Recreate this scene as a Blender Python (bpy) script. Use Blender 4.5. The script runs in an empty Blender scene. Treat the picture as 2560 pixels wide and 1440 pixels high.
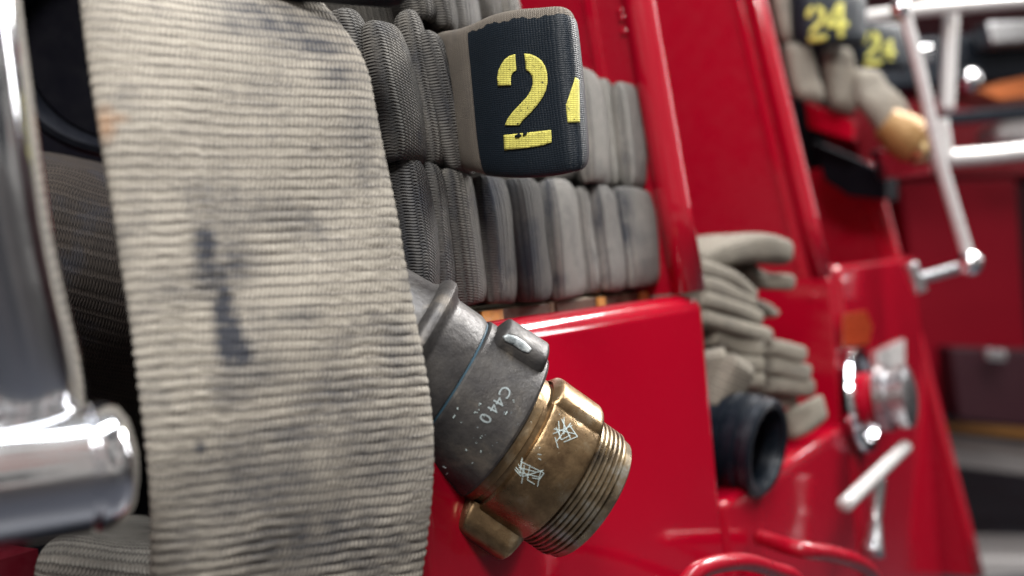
import bpy, bmesh, math, random
import numpy as np
from mathutils import Vector, Matrix
from mathutils.bvhtree import BVHTree
from mathutils.geometry import delaunay_2d_cdt
random.seed(7); RNG = np.random.RandomState(5)
C = bpy.context.scene.collection
SC = bpy.context.scene

# ------------------------------------------------------------------ camera
YAW, ROLL, FPX = math.radians(33), math.radians(5.1), 2400.0
cs, sn = math.cos(YAW), math.sin(YAW)
F = Vector((cs, sn, 0)); R0 = Vector((sn, -cs, 0)); Z = Vector((0, 0, 1))
RC = R0*math.cos(ROLL) - Z*math.sin(ROLL)
UC = R0*math.sin(ROLL) + Z*math.cos(ROLL)
cam = bpy.data.cameras.new('camera'); camo = bpy.data.objects.new('camera', cam); C.objects.link(camo)
M = Matrix((RC, UC, -F)).transposed().to_4x4(); camo.matrix_world = M
cam.sensor_width = 36; cam.lens = FPX/2560*36; cam.clip_start = .02; cam.clip_end = 60
cam.dof.use_dof = True; cam.dof.focus_distance = .568; cam.dof.aperture_fstop = 33.75/10.2
cam.dof.aperture_blades = 0
SC.camera = camo
SC.view_settings.view_transform = 'Standard'; SC.view_settings.look = 'None'
SC.view_settings.exposure = 0.0; SC.view_settings.gamma = 1
SC.cycles.use_denoising = True
SC.cycles.max_bounces = 8

def ray(px, py): return F + RC*((px-1280)/FPX) - UC*((py-720)/FPX)
def PD(px, py, d): return ray(px, py)*d                 # point at a distance along the view axis
def PY(px, py, Y): r = ray(px, py); return r*(Y/r.y)    # point on the truck-side plane y=Y
def PX(px, py, X): r = ray(px, py); return r*(X/r.x)    # point on a cross plane x=X

# ------------------------------------------------------------------ world and lamps
w = bpy.data.worlds.new('World'); SC.world = w; w.use_nodes = True
nt = w.node_tree; bg = nt.nodes['Background']
tc = nt.nodes.new('ShaderNodeTexCoord'); noi = nt.nodes.new('ShaderNodeTexNoise'); noi.inputs['Scale'].default_value = 2.6
noi.inputs['Detail'].default_value = 3
rmp = nt.nodes.new('ShaderNodeValToRGB')
e = rmp.color_ramp.elements
e[0].position = .38; e[0].color = (.012, .016, .025, 1); e[1].position = .66; e[1].color = (.95, .93, .9, 1)
k = e.new(.5); k.color = (.22, .21, .21, 1)
nt.links.new(tc.outputs['Generated'], noi.inputs['Vector']); nt.links.new(noi.outputs['Fac'], rmp.inputs['Fac'])
sep = nt.nodes.new('ShaderNodeSeparateXYZ'); nt.links.new(tc.outputs['Generated'], sep.inputs[0])
grd = nt.nodes.new('ShaderNodeMapRange'); grd.inputs['From Min'].default_value = -.5; grd.inputs['From Max'].default_value = .5
grd.inputs['To Min'].default_value = .18; grd.inputs['To Max'].default_value = 1.35
nt.links.new(sep.outputs[2], grd.inputs['Value'])
mul = nt.nodes.new('ShaderNodeMix'); mul.data_type = 'RGBA'; mul.blend_type = 'MULTIPLY'; mul.inputs[0].default_value = 1
nt.links.new(rmp.outputs['Color'], mul.inputs[6]); nt.links.new(grd.outputs[0], mul.inputs[7])
# world brightened behind the camera for reflections, broken up by dark shapes
dt = nt.nodes.new('ShaderNodeVectorMath'); dt.operation = 'DOT_PRODUCT'; dt.inputs[1].default_value = (-.45, -.88, .0); nt.links.new(tc.outputs['Generated'], dt.inputs[0])
wl = nt.nodes.new('ShaderNodeMapRange'); wl.inputs['From Min'].default_value = .1; wl.inputs['From Max'].default_value = .4; wl.inputs['To Max'].default_value = .75
nt.links.new(dt.outputs['Value'], wl.inputs['Value'])
n2 = nt.nodes.new('ShaderNodeTexNoise'); n2.inputs['Scale'].default_value = 5.5; n2.inputs['Detail'].default_value = 3; nt.links.new(tc.outputs['Generated'], n2.inputs['Vector'])
r2 = nt.nodes.new('ShaderNodeValToRGB'); r2.color_ramp.elements[0].position = .43; r2.color_ramp.elements[0].color = (.02, .03, .05, 1); r2.color_ramp.elements[1].position = .52; r2.color_ramp.elements[1].color = (2.3, 2.2, 2.05, 1)
q2 = r2.color_ramp.elements.new(.60); q2.color = (1.5, 1.4, 1.3, 1); q2 = r2.color_ramp.elements.new(.66); q2.color = (1.3, .30, .2, 1)
nt.links.new(n2.outputs['Fac'], r2.inputs['Fac'])
m2 = nt.nodes.new('ShaderNodeMix'); m2.data_type = 'RGBA'; m2.blend_type = 'MIX'; nt.links.new(wl.outputs[0], m2.inputs[0]); nt.links.new(mul.outputs[2], m2.inputs[6]); nt.links.new(r2.outputs[0], m2.inputs[7])
nt.links.new(m2.outputs[2], bg.inputs['Color']); bg.inputs['Strength'].default_value = .33

def area(name, loc, target, sx, sy, power, col=(1, .97, .93)):
    l = bpy.data.lights.new(name, 'AREA'); l.shape = 'RECTANGLE'; l.size = sx; l.size_y = sy; l.energy = power; l.color = col
    o = bpy.data.objects.new(name, l); C.objects.link(o); o.location = loc
    o.rotation_euler = (Vector(target)-Vector(loc)).to_track_quat('-Z', 'Y').to_euler(); return o
area('ceiling_lamp', (-.45, -.35, 1.2), (.35, .25, 0), .6, .35, 33)
area('ceiling_lamp', (2.25, -.28, 1.15), (.7, .35, 0), 1.0, .42, 66)
area('tube_highlight_lamp', (3.2, -1.15, 1.12), (.9, .33, .1), .24, 1.6, 14, (1, .98, .97))  # unseen tall lamp added to streak the red tubes with highlights
area('ceiling_lamp', (.8, -.15, 1.5), (.7, .4, -.1), 1.2, .3, 30, (.96, .98, 1))

# ------------------------------------------------------------------ materials
class NG:
    def __init__(s, name):
        s.m = bpy.data.materials.new(name); s.m.use_nodes = True; s.t = s.m.node_tree
        s.b = s.t.nodes['Principled BSDF']
    def n(s, typ, **kw):
        x = s.t.nodes.new(typ)
        for k_, v in kw.items():
            if k_ in x.inputs: x.inputs[k_].default_value = v
            else: setattr(x, k_, v)
        return x
    def l(s, a, b): s.t.links.new(a, b)
    def math(s, op, a, b=None, c=None):
        x = s.t.nodes.new('ShaderNodeMath'); x.operation = op
        for i, v in enumerate((a, b, c)):
            if v is None: continue
            if isinstance(v, (int, float)): x.inputs[i].default_value = v
            else: s.l(v, x.inputs[i])
        return x.outputs[0]
    def ramp(s, fac, stops):
        r = s.t.nodes.new('ShaderNodeValToRGB'); el = r.color_ramp.elements
        while len(el) > 1: el.remove(el[-1])
        el[0].position = stops[0][0]; el[0].color = (*stops[0][1], 1)
        for p, c in stops[1:]: q = el.new(p); q.color = (*c, 1)
        s.l(fac, r.inputs[0]); return r.outputs[0]
    def mix(s, fac, a, b, blend='MIX'):
        x = s.t.nodes.new('ShaderNodeMix'); x.data_type = 'RGBA'; x.blend_type = blend
        for i, v in ((0, fac), (6, a), (7, b)):
            if isinstance(v, (int, float)): x.inputs[i].default_value = v
            elif isinstance(v, tuple): x.inputs[i].default_value = (*v, 1)
            else: s.l(v, x.inputs[i])
        return x.outputs[2]
    def noise(s, vec, scale, detail=4, rough=.5):
        x = s.n('ShaderNodeTexNoise'); x.inputs['Scale'].default_value = scale; x.inputs['Detail'].default_value = detail
        x.inputs['Roughness'].default_value = rough
        if vec is not None: s.l(vec, x.inputs['Vector'])
        return x.outputs['Fac']
    def bump(s, h, dist, strength=1.0):
        x = s.n('ShaderNodeBump'); x.inputs['Distance'].default_value = dist; x.inputs['Strength'].default_value = strength
        s.l(h, x.inputs['Height']); s.l(x.outputs[0], s.b.inputs['Normal']); return x
    def pos(s): return s.n('ShaderNodeNewGeometry').outputs['Position']

def knit(name, light, dark, p, q, depth, blot=.45, stain_col=(.03, .035, .05), rough=.85, zig=.18, tone=False):
    g = NG(name)
    uv = g.n('ShaderNodeUVMap').outputs[0]
    sx = g.n('ShaderNodeSeparateXYZ'); g.l(uv, sx.inputs[0]); U, V = sx.outputs[0], sx.outputs[1]
    pos = g.pos()
    n1 = g.noise(uv, 260, 3); n1 = g.math('SUBTRACT', n1, .5)
    n2 = g.noise(uv, 70, 2); n2 = g.math('SUBTRACT', n2, .5)
    vq = g.math('MULTIPLY_ADD', n2, 1.4, g.math('DIVIDE', V, q))
    zz = g.math('MULTIPLY', g.math('SINE', g.math('MULTIPLY', vq, 2*math.pi)), zig)
    uu = g.math('ADD', g.math('ADD', g.math('DIVIDE', U, p), zz), g.math('MULTIPLY', n1, .35))
    fr = g.math('FRACT', uu); idx = g.math('FLOOR', uu)
    prof = g.math('POWER', g.math('ABSOLUTE', g.math('SINE', g.math('MULTIPLY', fr, math.pi))), .7)
    st = g.math('SINE', g.math('MULTIPLY', g.math('ADD', vq, g.math('ADD', g.math('MULTIPLY', idx, .5), g.math('MULTIPLY', fr, .7))), 2*math.pi))
    h = g.math('MULTIPLY', prof, g.math('MULTIPLY_ADD', st, .3, .7))
    big = g.noise(pos, 16, 5, .65); mid = g.noise(pos, 60, 4, .7)
    c = g.mix(g.math('MULTIPLY', g.math('SUBTRACT', big, .2), 1.3), dark, light)
    c = g.mix(g.ramp(mid, [(.3, (1, 1, 1)), (.62, (0, 0, 0))]), c, g.mix(.5, c, dark))
    groove = g.ramp(h, [(0, (.28, .28, .30)), (.6, (1, 1, 1))])
    c = g.mix(1.0, c, groove, 'MULTIPLY')
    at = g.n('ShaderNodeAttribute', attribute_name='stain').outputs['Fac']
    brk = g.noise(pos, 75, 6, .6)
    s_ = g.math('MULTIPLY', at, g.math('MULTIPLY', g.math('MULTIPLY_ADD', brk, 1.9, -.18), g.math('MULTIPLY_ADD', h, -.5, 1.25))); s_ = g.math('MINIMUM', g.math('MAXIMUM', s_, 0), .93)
    soot = g.ramp(g.noise(pos, 28, 5, .7), [(.52, (0, 0, 0)), (.72, (blot, blot, blot))])
    c = g.mix(soot, c, stain_col)
    rnd = g.n('ShaderNodeObjectInfo').outputs['Random']; c = g.mix(1.0, c, g.ramp(rnd, [(0, (.66, .66, .68)), (1, (1.12, 1.1, 1.06))]), 'MULTIPLY') if tone else c
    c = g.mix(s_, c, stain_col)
    at2 = g.n('ShaderNodeAttribute', attribute_name='rust').outputs['Fac']
    c = g.mix(g.math('MULTIPLY', at2, .8), c, (.42, .19, .06))
    g.l(c, g.b.inputs['Base Color']); g.b.inputs['Roughness'].default_value = rough
    g.b.inputs['Specular IOR Level'].default_value = .25
    fuzz = g.noise(pos, 1500, 2)
    g.bump(g.math('MULTIPLY_ADD', fuzz, .25, h), depth)
    return g.m

def paint(name, col, rough=.12, coat=.6, peel=.00006, spec=.5):
    g = NG(name); pos = g.pos()
    n = g.noise(pos, 9, 4, .6)
    c = g.mix(n, tuple(v*.95 for v in col), tuple(min(1, v*1.05) for v in col))
    c = g.mix(g.ramp(g.noise(pos, 300, 6, .8), [(.60, (0, 0, 0)), (.74, (.16, .16, .16))]), c, (.34, .22, .2))
    g.l(c, g.b.inputs['Base Color'])
    r = g.ramp(g.noise(pos, 40, 6, .7), [(.35, (rough*.8,)*3), (.75, (rough*1.35,)*3)])
    g.l(r, g.b.inputs['Roughness']); g.b.inputs['Coat Weight'].default_value = coat; g.b.inputs['Coat Roughness'].default_value = .06
    g.b.inputs['Specular IOR Level'].default_value = spec
    g.bump(g.noise(pos, 160, 2), peel); return g.m

def plain(name, col, rough=.5, metal=0., var=.25, sc=60, bump=.0001, spec=.5):
    g = NG(name); pos = g.pos(); n = g.noise(pos, sc, 5, .65)
    c = g.mix(n, tuple(v*(1-var) for v in col), tuple(min(1, v*(1+var)) for v in col))
    g.l(c, g.b.inputs['Base Color'])
    g.l(g.ramp(g.noise(pos, sc*2, 4), [(.3, (rough*.8,)*3), (.7, (min(1, rough*1.25),)*3)]), g.b.inputs['Roughness'])
    g.b.inputs['Metallic'].default_value = metal; g.b.inputs['Specular IOR Level'].default_value = spec
    g.bump(g.noise(pos, sc*6, 3), bump); return g.m

def worn(name, stops, rough, metal, scale=30, speck=(.5, .6, .62), specks=.69, bump=.00025):
    g = NG(name); pos = g.pos()
    a = g.noise(pos, scale, 6, .65)
    c = g.ramp(a, stops)
    sp = g.ramp(g.math('MULTIPLY_ADD', g.math('SUBTRACT', g.noise(pos, 24, 3), .5), .35, g.noise(pos, 380, 4, .75)), [(specks+.02, (0, 0, 0)), (specks+.04, (1, 1, 1))])
    c = g.mix(sp, c, speck)
    g.l(c, g.b.inputs['Base Color'])
    mt = g.math('MULTIPLY', g.math('SUBTRACT', 1.0, sp), metal); g.l(mt, g.b.inputs['Metallic'])
    g.l(g.ramp(g.noise(pos, 55, 5, .7), [(.3, (rough*.7,)*3), (.7, (min(1, rough*1.5),)*3)]), g.b.inputs['Roughness'])
    g.bump(g.math('ADD', g.noise(pos, 210, 4, .7), g.math('MULTIPLY', sp, -.6)), bump); return g.m

RED = paint('red_paint', (.36, .0015, .015))
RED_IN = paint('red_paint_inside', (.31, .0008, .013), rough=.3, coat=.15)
CHROME = plain('chrome', (.84, .85, .88), .13, 1., .03, 30, .00003)
STEEL = plain('steel', (.55, .56, .58), .3, 1., .15)
WHITEP = plain('white_enamel', (.56, .545, .54), .3, .15, .12)
BLACK = plain('black_rubber', (.006, .007, .011), .5, 0, .3, spec=.22)
DARK = plain('interior_shade', (.0025, .0025, .005), .9, 0, .3, 40, .0001, .1)  # near-black colour stands in for deep shade inside bays and mouths
NAVY = plain('black_metal', (.006, .010, .017), .34, .3, .3)
GREY = worn('grey_anodised', [(.30, (.028, .027, .028)), (.44, (.055, .052, .052)), (.56, (.082, .077, .073)), (.7, (.19, .165, .135))], .42, .45, 26, (.5, .62, .68), .70, .0005)
GREYD = worn('worn_recess', [(.35, (.03, .045, .055)), (.55, (.42, .46, .47)), (.7, (.6, .62, .62))], .4, .4, 120, (.02, .05, .08), .66)
BRASS = worn('aged_brass', [(.28, (.10, .062, .035)), (.5, (.30, .205, .11)), (.64, (.46, .38, .26)), (.8, (.14, .09, .055))], .30, .9, 38, (.5, .58, .55), .70, .0003)
THREAD = worn('thread_brass', [(.3, (.10, .08, .06)), (.5, (.30, .24, .16)), (.7, (.50, .52, .50))], .3, .85, 60, (.4, .5, .52), .68, .0002)
ETCH = plain('etched_mark', (.48, .58, .58), .6, 0, .2, 300)
SEAM = plain('seam_corrosion', (.02, .06, .09), .6, 0, .5, 200)
TAN_NEAR = knit('tan_knit', (.58, .53, .445), (.31, .285, .245), .0052, .0021, .0006, .5, zig=.05)
GREYK = knit('grey_knit', (.30, .28, .245), (.10, .10, .10), .0027, .0018, .0019, .7, tone=True, zig=.12)
GREYK2 = knit('pale_knit', (.50, .475, .43), (.25, .245, .23), .0027, .0018, .0015, .4, tone=True, zig=.12)  # paler base colour carries the lit tone of the right-hand folds
DARKK = knit('shade_knit', (.085, .066, .052), (.035, .03, .028), .0052, .0021, .0008, .6)  # base colour darkened to carry the shade behind the draped hose
FINE = knit('fine_weave', (.36, .315, .26), (.20, .175, .15), .0013, .0011, .0005, .4)
FARK = knit('far_knit', (.41, .375, .30), (.20, .18, .15), .004, .002, .0005, .3)
WOOD = plain('pale_wood', (.42, .35, .25), .6, 0, .3, 90)
WOODE = plain('wood_end_grain', (.075, .035, .02), .7, 0, .6, 150, .0006)
OCHRE = plain('ochre_varnish', (.5, .23, .05), .4, 0, .5, 120)
FLOORM = plain('floor_concrete', (.05, .055, .07), .35, 0, .2, 4)
WALLM = plain('wall_paint', (.10, .02, .03), .6, 0, .3, 3)

def crackle(name, col, under, amount, rough):
    g = NG(name)
    uv = g.n('ShaderNodeUVMap').outputs[0]; pos = g.pos()
    sx = g.n('ShaderNodeSeparateXYZ'); g.l(uv, sx.inputs[0]); U, V = sx.outputs[0], sx.outputs[1]
    n2 = g.math('SUBTRACT', g.noise(pos, 160, 3), .5)
    fu = g.math('ABSOLUTE', g.math('SINE', g.math('MULTIPLY', g.math('ADD', g.math('DIVIDE', U, .0019), g.math('MULTIPLY', n2, .8)), math.pi)))
    fv = g.math('ABSOLUTE', g.math('SINE', g.math('MULTIPLY', g.math('ADD', g.math('DIVIDE', V, .0012), g.math('MULTIPLY', n2, 1.2)), math.pi)))
    h = g.math('MULTIPLY', g.math('POWER', fu, .5), g.math('POWER', fv, .5))
    crk = g.n('ShaderNodeTexVoronoi'); crk.feature = 'DISTANCE_TO_EDGE'; crk.inputs['Scale'].default_value = 210
    mp = g.n('ShaderNodeMapping'); mp.inputs['Scale'].default_value = (1, 1, 2.6); g.l(pos, mp.inputs[0]); g.l(mp.outputs[0], crk.inputs['Vector'])
    ck = g.ramp(crk.outputs['Distance'], [(.0, (0, 0, 0)), (.05, (1, 1, 1))])
    gate = g.ramp(g.noise(pos, 70, 3), [(.45, (1, 1, 1)), (.6, (0, 0, 0))])
    ck = g.math('MAXIMUM', ck, gate)
    c = g.mix(g.noise(pos, 120, 5, .7), tuple(v*.75 for v in col), tuple(min(1, v*1.2) for v in col))
    if amount:
        wr = g.ramp(g.noise(pos, 420, 4, .7), [(.62, (0, 0, 0)), (.66, (1, 1, 1))])
        gr = g.ramp(h, [(.18, (1, 1, 1)), (.4, (0, 0, 0))])
        c = g.mix(g.math('MULTIPLY', g.math('MAXIMUM', g.math('MULTIPLY', gr, .5), g.math('SUBTRACT', 1.0, ck)), amount), c, under)
        c = g.mix(wr, c, under)
    g.l(c, g.b.inputs['Base Color']); g.b.inputs['Roughness'].default_value = rough; g.b.inputs['Specular IOR Level'].default_value = .32
    g.bump(g.math('MULTIPLY', h, g.math('MULTIPLY_ADD', ck, .6, .4)), .00022); return g.m
NAVYP = crackle('black_stencil_paint', (.008, .014, .022), (0, 0, 0), 0, .5)
YELLOW = crackle('yellow_stencil_paint', (.80, .74, .17), (.03, .035, .03), .55, .6)
YELL2 = plain('yellow_paint', (.60, .58, .12), .6, 0, .2)

# ------------------------------------------------------------------ mesh helpers
def mesh_np(name, verts, faces, mat, parent=None, uv=None, smooth=True, attrs=None):
    me = bpy.data.meshes.new(name); me.from_pydata([tuple(v) for v in verts], [], faces)
    if uv is not None:
        ul = me.uv_layers.new(name='UVMap'); li = np.empty(len(me.loops), dtype=np.int32); me.loops.foreach_get('vertex_index', li)
        ul.data.foreach_set('uv', np.asarray(uv, dtype=np.float32)[li].ravel())
    for an, av in (attrs or {}).items():
        a = me.attributes.new(an, 'FLOAT', 'POINT'); a.data.foreach_set('value', np.asarray(av, dtype=np.float32))
    me.polygons.foreach_set('use_smooth', [smooth]*len(me.polygons)); me.materials.append(mat); me.update()
    o = bpy.data.objects.new(name, me); C.objects.link(o)
    if parent: o.parent = parent; o.matrix_parent_inverse = parent.matrix_world.inverted()
    return o
def bm_obj(name, bm, mat, parent=None, smooth=True, bevel=0, seg=3):
    bmesh.ops.recalc_face_normals(bm, faces=bm.faces)
    me = bpy.data.meshes.new(name); bm.to_mesh(me); bm.free(); me.materials.append(mat)
    me.polygons.foreach_set('use_smooth', [smooth]*len(me.polygons))
    o = bpy.data.objects.new(name, me); C.objects.link(o)
    if parent: o.parent = parent; o.matrix_parent_inverse = parent.matrix_world.inverted()
    if bevel:
        b = o.modifiers.new('bevel', 'BEVEL'); b.width = bevel; b.segments = seg; b.limit_method = 'ANGLE'; b.harden_normals = True
    return o
def tag(o, label, cat, group=None, kind=None):
    if label: o['label'] = label
    if cat: o['category'] = cat
    if group: o['group'] = group
    if kind: o['kind'] = kind
    return o
def empty(name, loc, label, cat, group=None):
    o = bpy.data.objects.new(name, None); C.objects.link(o); o.location = loc
    o.matrix_world = Matrix.Translation(loc); o.empty_display_size = .02
    return tag(o, label, cat, group)

def catmull(P, n):
    P = np.array([list(p) for p in P], float); m = len(P)
    if m == 2: t = np.linspace(0, 1, n)[:, None]; return P[0]*(1-t)+P[1]*t
    Q = np.vstack([2*P[0]-P[1], P, 2*P[-1]-P[-2]])
    out = []
    for s in np.linspace(0, m-1-1e-9, n):
        i = int(s); t = s-i; a, b, c, d = Q[i], Q[i+1], Q[i+2], Q[i+3]
        out.append(.5*((2*b)+(-a+c)*t+(2*a-5*b+4*c-d)*t*t+(-a+3*b-3*c+d)*t**3))
    return np.array(out)

def to_px(P):
    P = np.asarray(P); d = P@np.array(F); x = P@np.array(RC); y = P@np.array(UC)
    return 1280+FPX*x/d, 720-FPX*y/d

def ribbon(name, A, B, th, mat, parent=None, N=120, Mx=96, disp=None, uvscale=1., ew=.45, et=.8, bow=0., seed=0, lump=0., stains=None, rusts=None, sub=None, grow=0., flip=1, vmin=None, ends=0.):
    """flattened hose tube; A,B = the two edges along its path"""
    A_ = catmull(A, 900); B_ = catmull(B, 900); Cn = (A_+B_)/2
    L = np.concatenate([[0], np.cumsum(np.linalg.norm(np.diff(Cn, axis=0), axis=1))])
    lo, hi = (0, L[-1]) if sub is None else (sub[0]*L[-1], sub[1]*L[-1])
    u = np.linspace(lo, hi, N)
    A2 = np.stack([np.interp(u, L, A_[:, k_]) for k_ in range(3)], 1); B2 = np.stack([np.interp(u, L, B_[:, k_]) for k_ in range(3)], 1)
    cen = (A2+B2)/2; half = (B2-A2)/2
    tg = np.gradient(cen, axis=0); nrm = np.cross(half, tg)*flip; nrm /= np.linalg.norm(nrm, axis=1)[:, None]+1e-12
    ph = np.linspace(0, 2*math.pi, Mx, endpoint=False)
    c, s = np.cos(ph), np.sin(ph)
    # even out samples on the flats
    W = np.sign(c)*np.abs(c)**ew; T = np.sign(s)*np.abs(s)**et
    hw = np.linalg.norm(half, axis=1)
    hwg = (hw+grow)/hw
    if ends:
        tq = np.linspace(0, 1, N); ee = np.minimum(tq, 1-tq)/ends; ee = np.sqrt(np.clip(1-(1-np.minimum(ee, 1))**2, .06, 1)); half = half*(.7+.3*ee)[:, None]
    else: ee = np.ones(N)
    r = np.random.RandomState(seed+11); ph1, ph2, ph3 = r.rand(3)*6.28
    Ug, Vg = np.meshgrid(u, W, indexing='ij')
    hwm = hw.mean()
    lumpf = lump*(np.sin(Ug*55+ph1+Vg*1.3)*.5+np.sin(Ug*23+Vg*3.1+ph2)*.5+np.sin(Vg*5+Ug*90+ph3)*.3)
    tt = (th+grow)*T[None, :]*ee[:, None]+lumpf*np.sign(T)[None, :]*(np.abs(T)[None, :]**.5)+bow*(1-Vg**2)
    Vd = Vg*hwm
    if disp is not None: tt = tt+disp(Ug, Vd)*np.sign(T)[None, :]*np.minimum(1, np.abs(T)[None, :]*1.5)
    side = disp(Ug, Vd)*np.sign(W)[None, :]*(np.abs(W)[None, :]**12) if disp is not None else 0
    P = cen[:, None, :]+half[:, None, :]*(Vg*hwg[:, None])[..., None]+nrm[:, None, :]*tt[..., None]
    if disp is not None: P = P+(half/hw[:, None])[:, None, :]*(side)[..., None]
    # perimeter coordinate
    per = np.concatenate([[0], np.cumsum(np.hypot(np.diff(W)*hwm, np.diff(T)*th))])
    UV = np.stack([np.broadcast_to(u[:, None], Vg.shape), np.broadcast_to(per[None, :], Vg.shape)], -1)*uvscale
    V = P.reshape(-1, 3); UVf = UV.reshape(-1, 2)
    i = np.arange(N-1)[:, None]*Mx; j = np.arange(Mx)[None, :]; jn = (j+1) % Mx
    q = np.stack([i+j, i+jn, i+Mx+jn, i+Mx+j], -1).reshape(-1, 4).tolist()
    q.append(list(range(Mx))[::-1]); q.append([(N-1)*Mx+k_ for k_ in range(Mx)])
    if vmin is not None:
        Vf = Vg.ravel(); Uf = Ug.ravel(); q = [f for f in q if len(f) == 4 and Vf[f[0]] > vmin+.012*math.sin(Uf[f[0]]*300)+.006*math.sin(Uf[f[0]]*900)]
    attrs = {}
    px, py = to_px(V)
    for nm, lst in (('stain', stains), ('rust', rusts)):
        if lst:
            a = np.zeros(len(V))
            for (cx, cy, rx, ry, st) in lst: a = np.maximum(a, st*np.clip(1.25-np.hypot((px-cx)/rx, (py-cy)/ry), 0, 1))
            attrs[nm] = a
    return mesh_np(name, V, q, mat, parent, UVf, True, attrs)

def lathe(name, prof, org, ax, mat, parent=None, seg=128, cap=True, ref=None, radfn=None, smooth_ang=35):
    ax = Vector(ax).normalized(); r1 = (Vector(ref) if ref else (Z if abs(ax.z) < .9 else Vector((1, 0, 0)))); r1 = (r1-ax*r1.dot(ax)).normalized(); r2 = ax.cross(r1)
    bm = bmesh.new(); rings = []
    for (s, r) in prof:
        ring = []
        for k_ in range(seg):
            a = 2*math.pi*k_/seg; rr = r if radfn is None else radfn(s, r, a)
            ring.append(bm.verts.new(Vector(org)+ax*s+(r1*math.cos(a)+r2*math.sin(a))*rr))
        rings.append(ring)
    for a, b in zip(rings, rings[1:]):
        for k_ in range(seg): bm.faces.new((a[k_], a[(k_+1) % seg], b[(k_+1) % seg], b[k_]))
    if cap: bm.faces.new(rings[0][::-1]); bm.faces.new(rings[-1])
    o = bm_obj(name, bm, mat, parent)
    for e_ in ([] if not smooth_ang else [1]):
        me = o.data; b2 = bmesh.new(); b2.from_mesh(me)
        for ed in b2.edges:
            if len(ed.link_faces) == 2 and ed.calc_face_angle(0) > math.radians(smooth_ang): ed.smooth = False
        b2.to_mesh(me); b2.free()
    return o

def tube(name, pts, r, mat, parent=None, seg=24, n=40, uvs=False):
    P = catmull(pts, n); tg = np.gradient(P, axis=0); tg /= np.linalg.norm(tg, axis=1)[:, None]
    up = np.array([.13, .31, .94]); V = []; rr = r if hasattr(r, '__len__') else [r]*2
    rad = np.interp(np.linspace(0, 1, n), np.linspace(0, 1, len(rr)), rr)
    for p, t, q in zip(P, tg, rad):
        a = np.cross(up, t); a /= np.linalg.norm(a); b = np.cross(t, a)
        for k_ in range(seg): an = 2*math.pi*k_/seg; V.append(p+(a*math.cos(an)+b*math.sin(an))*q)
    fc = [[i*seg+k_, i*seg+(k_+1) % seg, (i+1)*seg+(k_+1) % seg, (i+1)*seg+k_] for i in range(n-1) for k_ in range(seg)]
    fc += [list(range(seg))[::-1], [(n-1)*seg+k_ for k_ in range(seg)]]
    return mesh_np(name, V, fc, mat, parent)

def prism(name, poly, d, mat, parent=None, bevel=0, smooth=False, seg=3):
    """closed polygon (3D points) extruded by vector d"""
    bm = bmesh.new(); a = [bm.verts.new(p) for p in poly]; b = [bm.verts.new(Vector(p)+Vector(d)) for p in poly]
    bm.faces.new(a); bm.faces.new(b[::-1])
    for k_ in range(len(a)): bm.faces.new((a[k_], a[(k_+1) % len(a)], b[(k_+1) % len(a)], b[k_]))
    return bm_obj(name, bm, mat, parent, bool(bevel), bevel, seg)
def box(name, lo, hi, mat, parent=None, bevel=0, seg=3):
    (x0, y0, z0), (x1, y1, z1) = lo, hi
    return prism(name, [(x0, y0, z0), (x1, y0, z0), (x1, y1, z0), (x0, y1, z0)], (0, 0, z1-z0), mat, parent, bevel, seg=seg)

def bvh(*obs):
    V = []; Fc = []
    for o in obs:
        off = len(V); V += [o.matrix_world @ v.co if not o.parent else v.co for v in o.data.vertices]
        Fc += [[i+off for i in p.vertices] for p in o.data.polygons]
    return BVHTree.FromPolygons(V, Fc)
def cast(tree, px, py, lift):
    r = ray(px, py).normalized(); h = tree.ray_cast(Vector((0, 0, 0)), r)
    if h[0] is None: return None
    n = h[1] if h[1].dot(r) < 0 else -h[1]
    return h[0]+n*lift-r*(lift*.3)
def decal(name, polys, tree, mat, parent, lift=.0004, step=5, uvpx=.00024):
    V = []; Fc = []; UVs = []
    for poly in polys:
        pts = []
        for a, b in zip(poly, poly[1:]+poly[:1]):
            n = max(1, int(math.hypot(b[0]-a[0], b[1]-a[1])/step)); pts += [(a[0]+(b[0]-a[0])*k_/n, a[1]+(b[1]-a[1])*k_/n) for k_ in range(n)]
        nb = len(pts); xs = [p[0] for p in pts]; ys = [p[1] for p in pts]
        y = min(ys)+step/2
        extra = []
        while y < max(ys):
            x = min(xs)+step/2
            while x < max(xs):
                ins = False; j = nb-1; dmin = 1e9
                for i in range(nb):
                    if (pts[i][1] > y) != (pts[j][1] > y) and x < (pts[j][0]-pts[i][0])*(y-pts[i][1])/(pts[j][1]-pts[i][1])+pts[i][0]: ins = not ins
                    j = i; dmin = min(dmin, math.hypot(pts[i][0]-x, pts[i][1]-y))
                if ins and dmin > step*.6: extra.append((x, y))
                x += step
            y += step
        vs, es, fs, *_ = delaunay_2d_cdt([Vector(p) for p in pts+extra], [(i, (i+1) % nb) for i in range(nb)], [], 1, 1e-4)
        off = len(V); ok = []
        for v in vs:
            c = cast(tree, v.x, v.y, lift); ok.append(c is not None); V.append(c or Vector((0, 0, 0))); UVs.append((v.x*uvpx, v.y*uvpx))
        Fc += [[i+off for i in f] for f in fs if all(ok[i] for i in f)]
    o = mesh_np(name, V, Fc, mat, parent, UVs)
    s = o.modifiers.new('s', 'SOLIDIFY'); s.thickness = .0002; s.offset = 0
    return o
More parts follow.
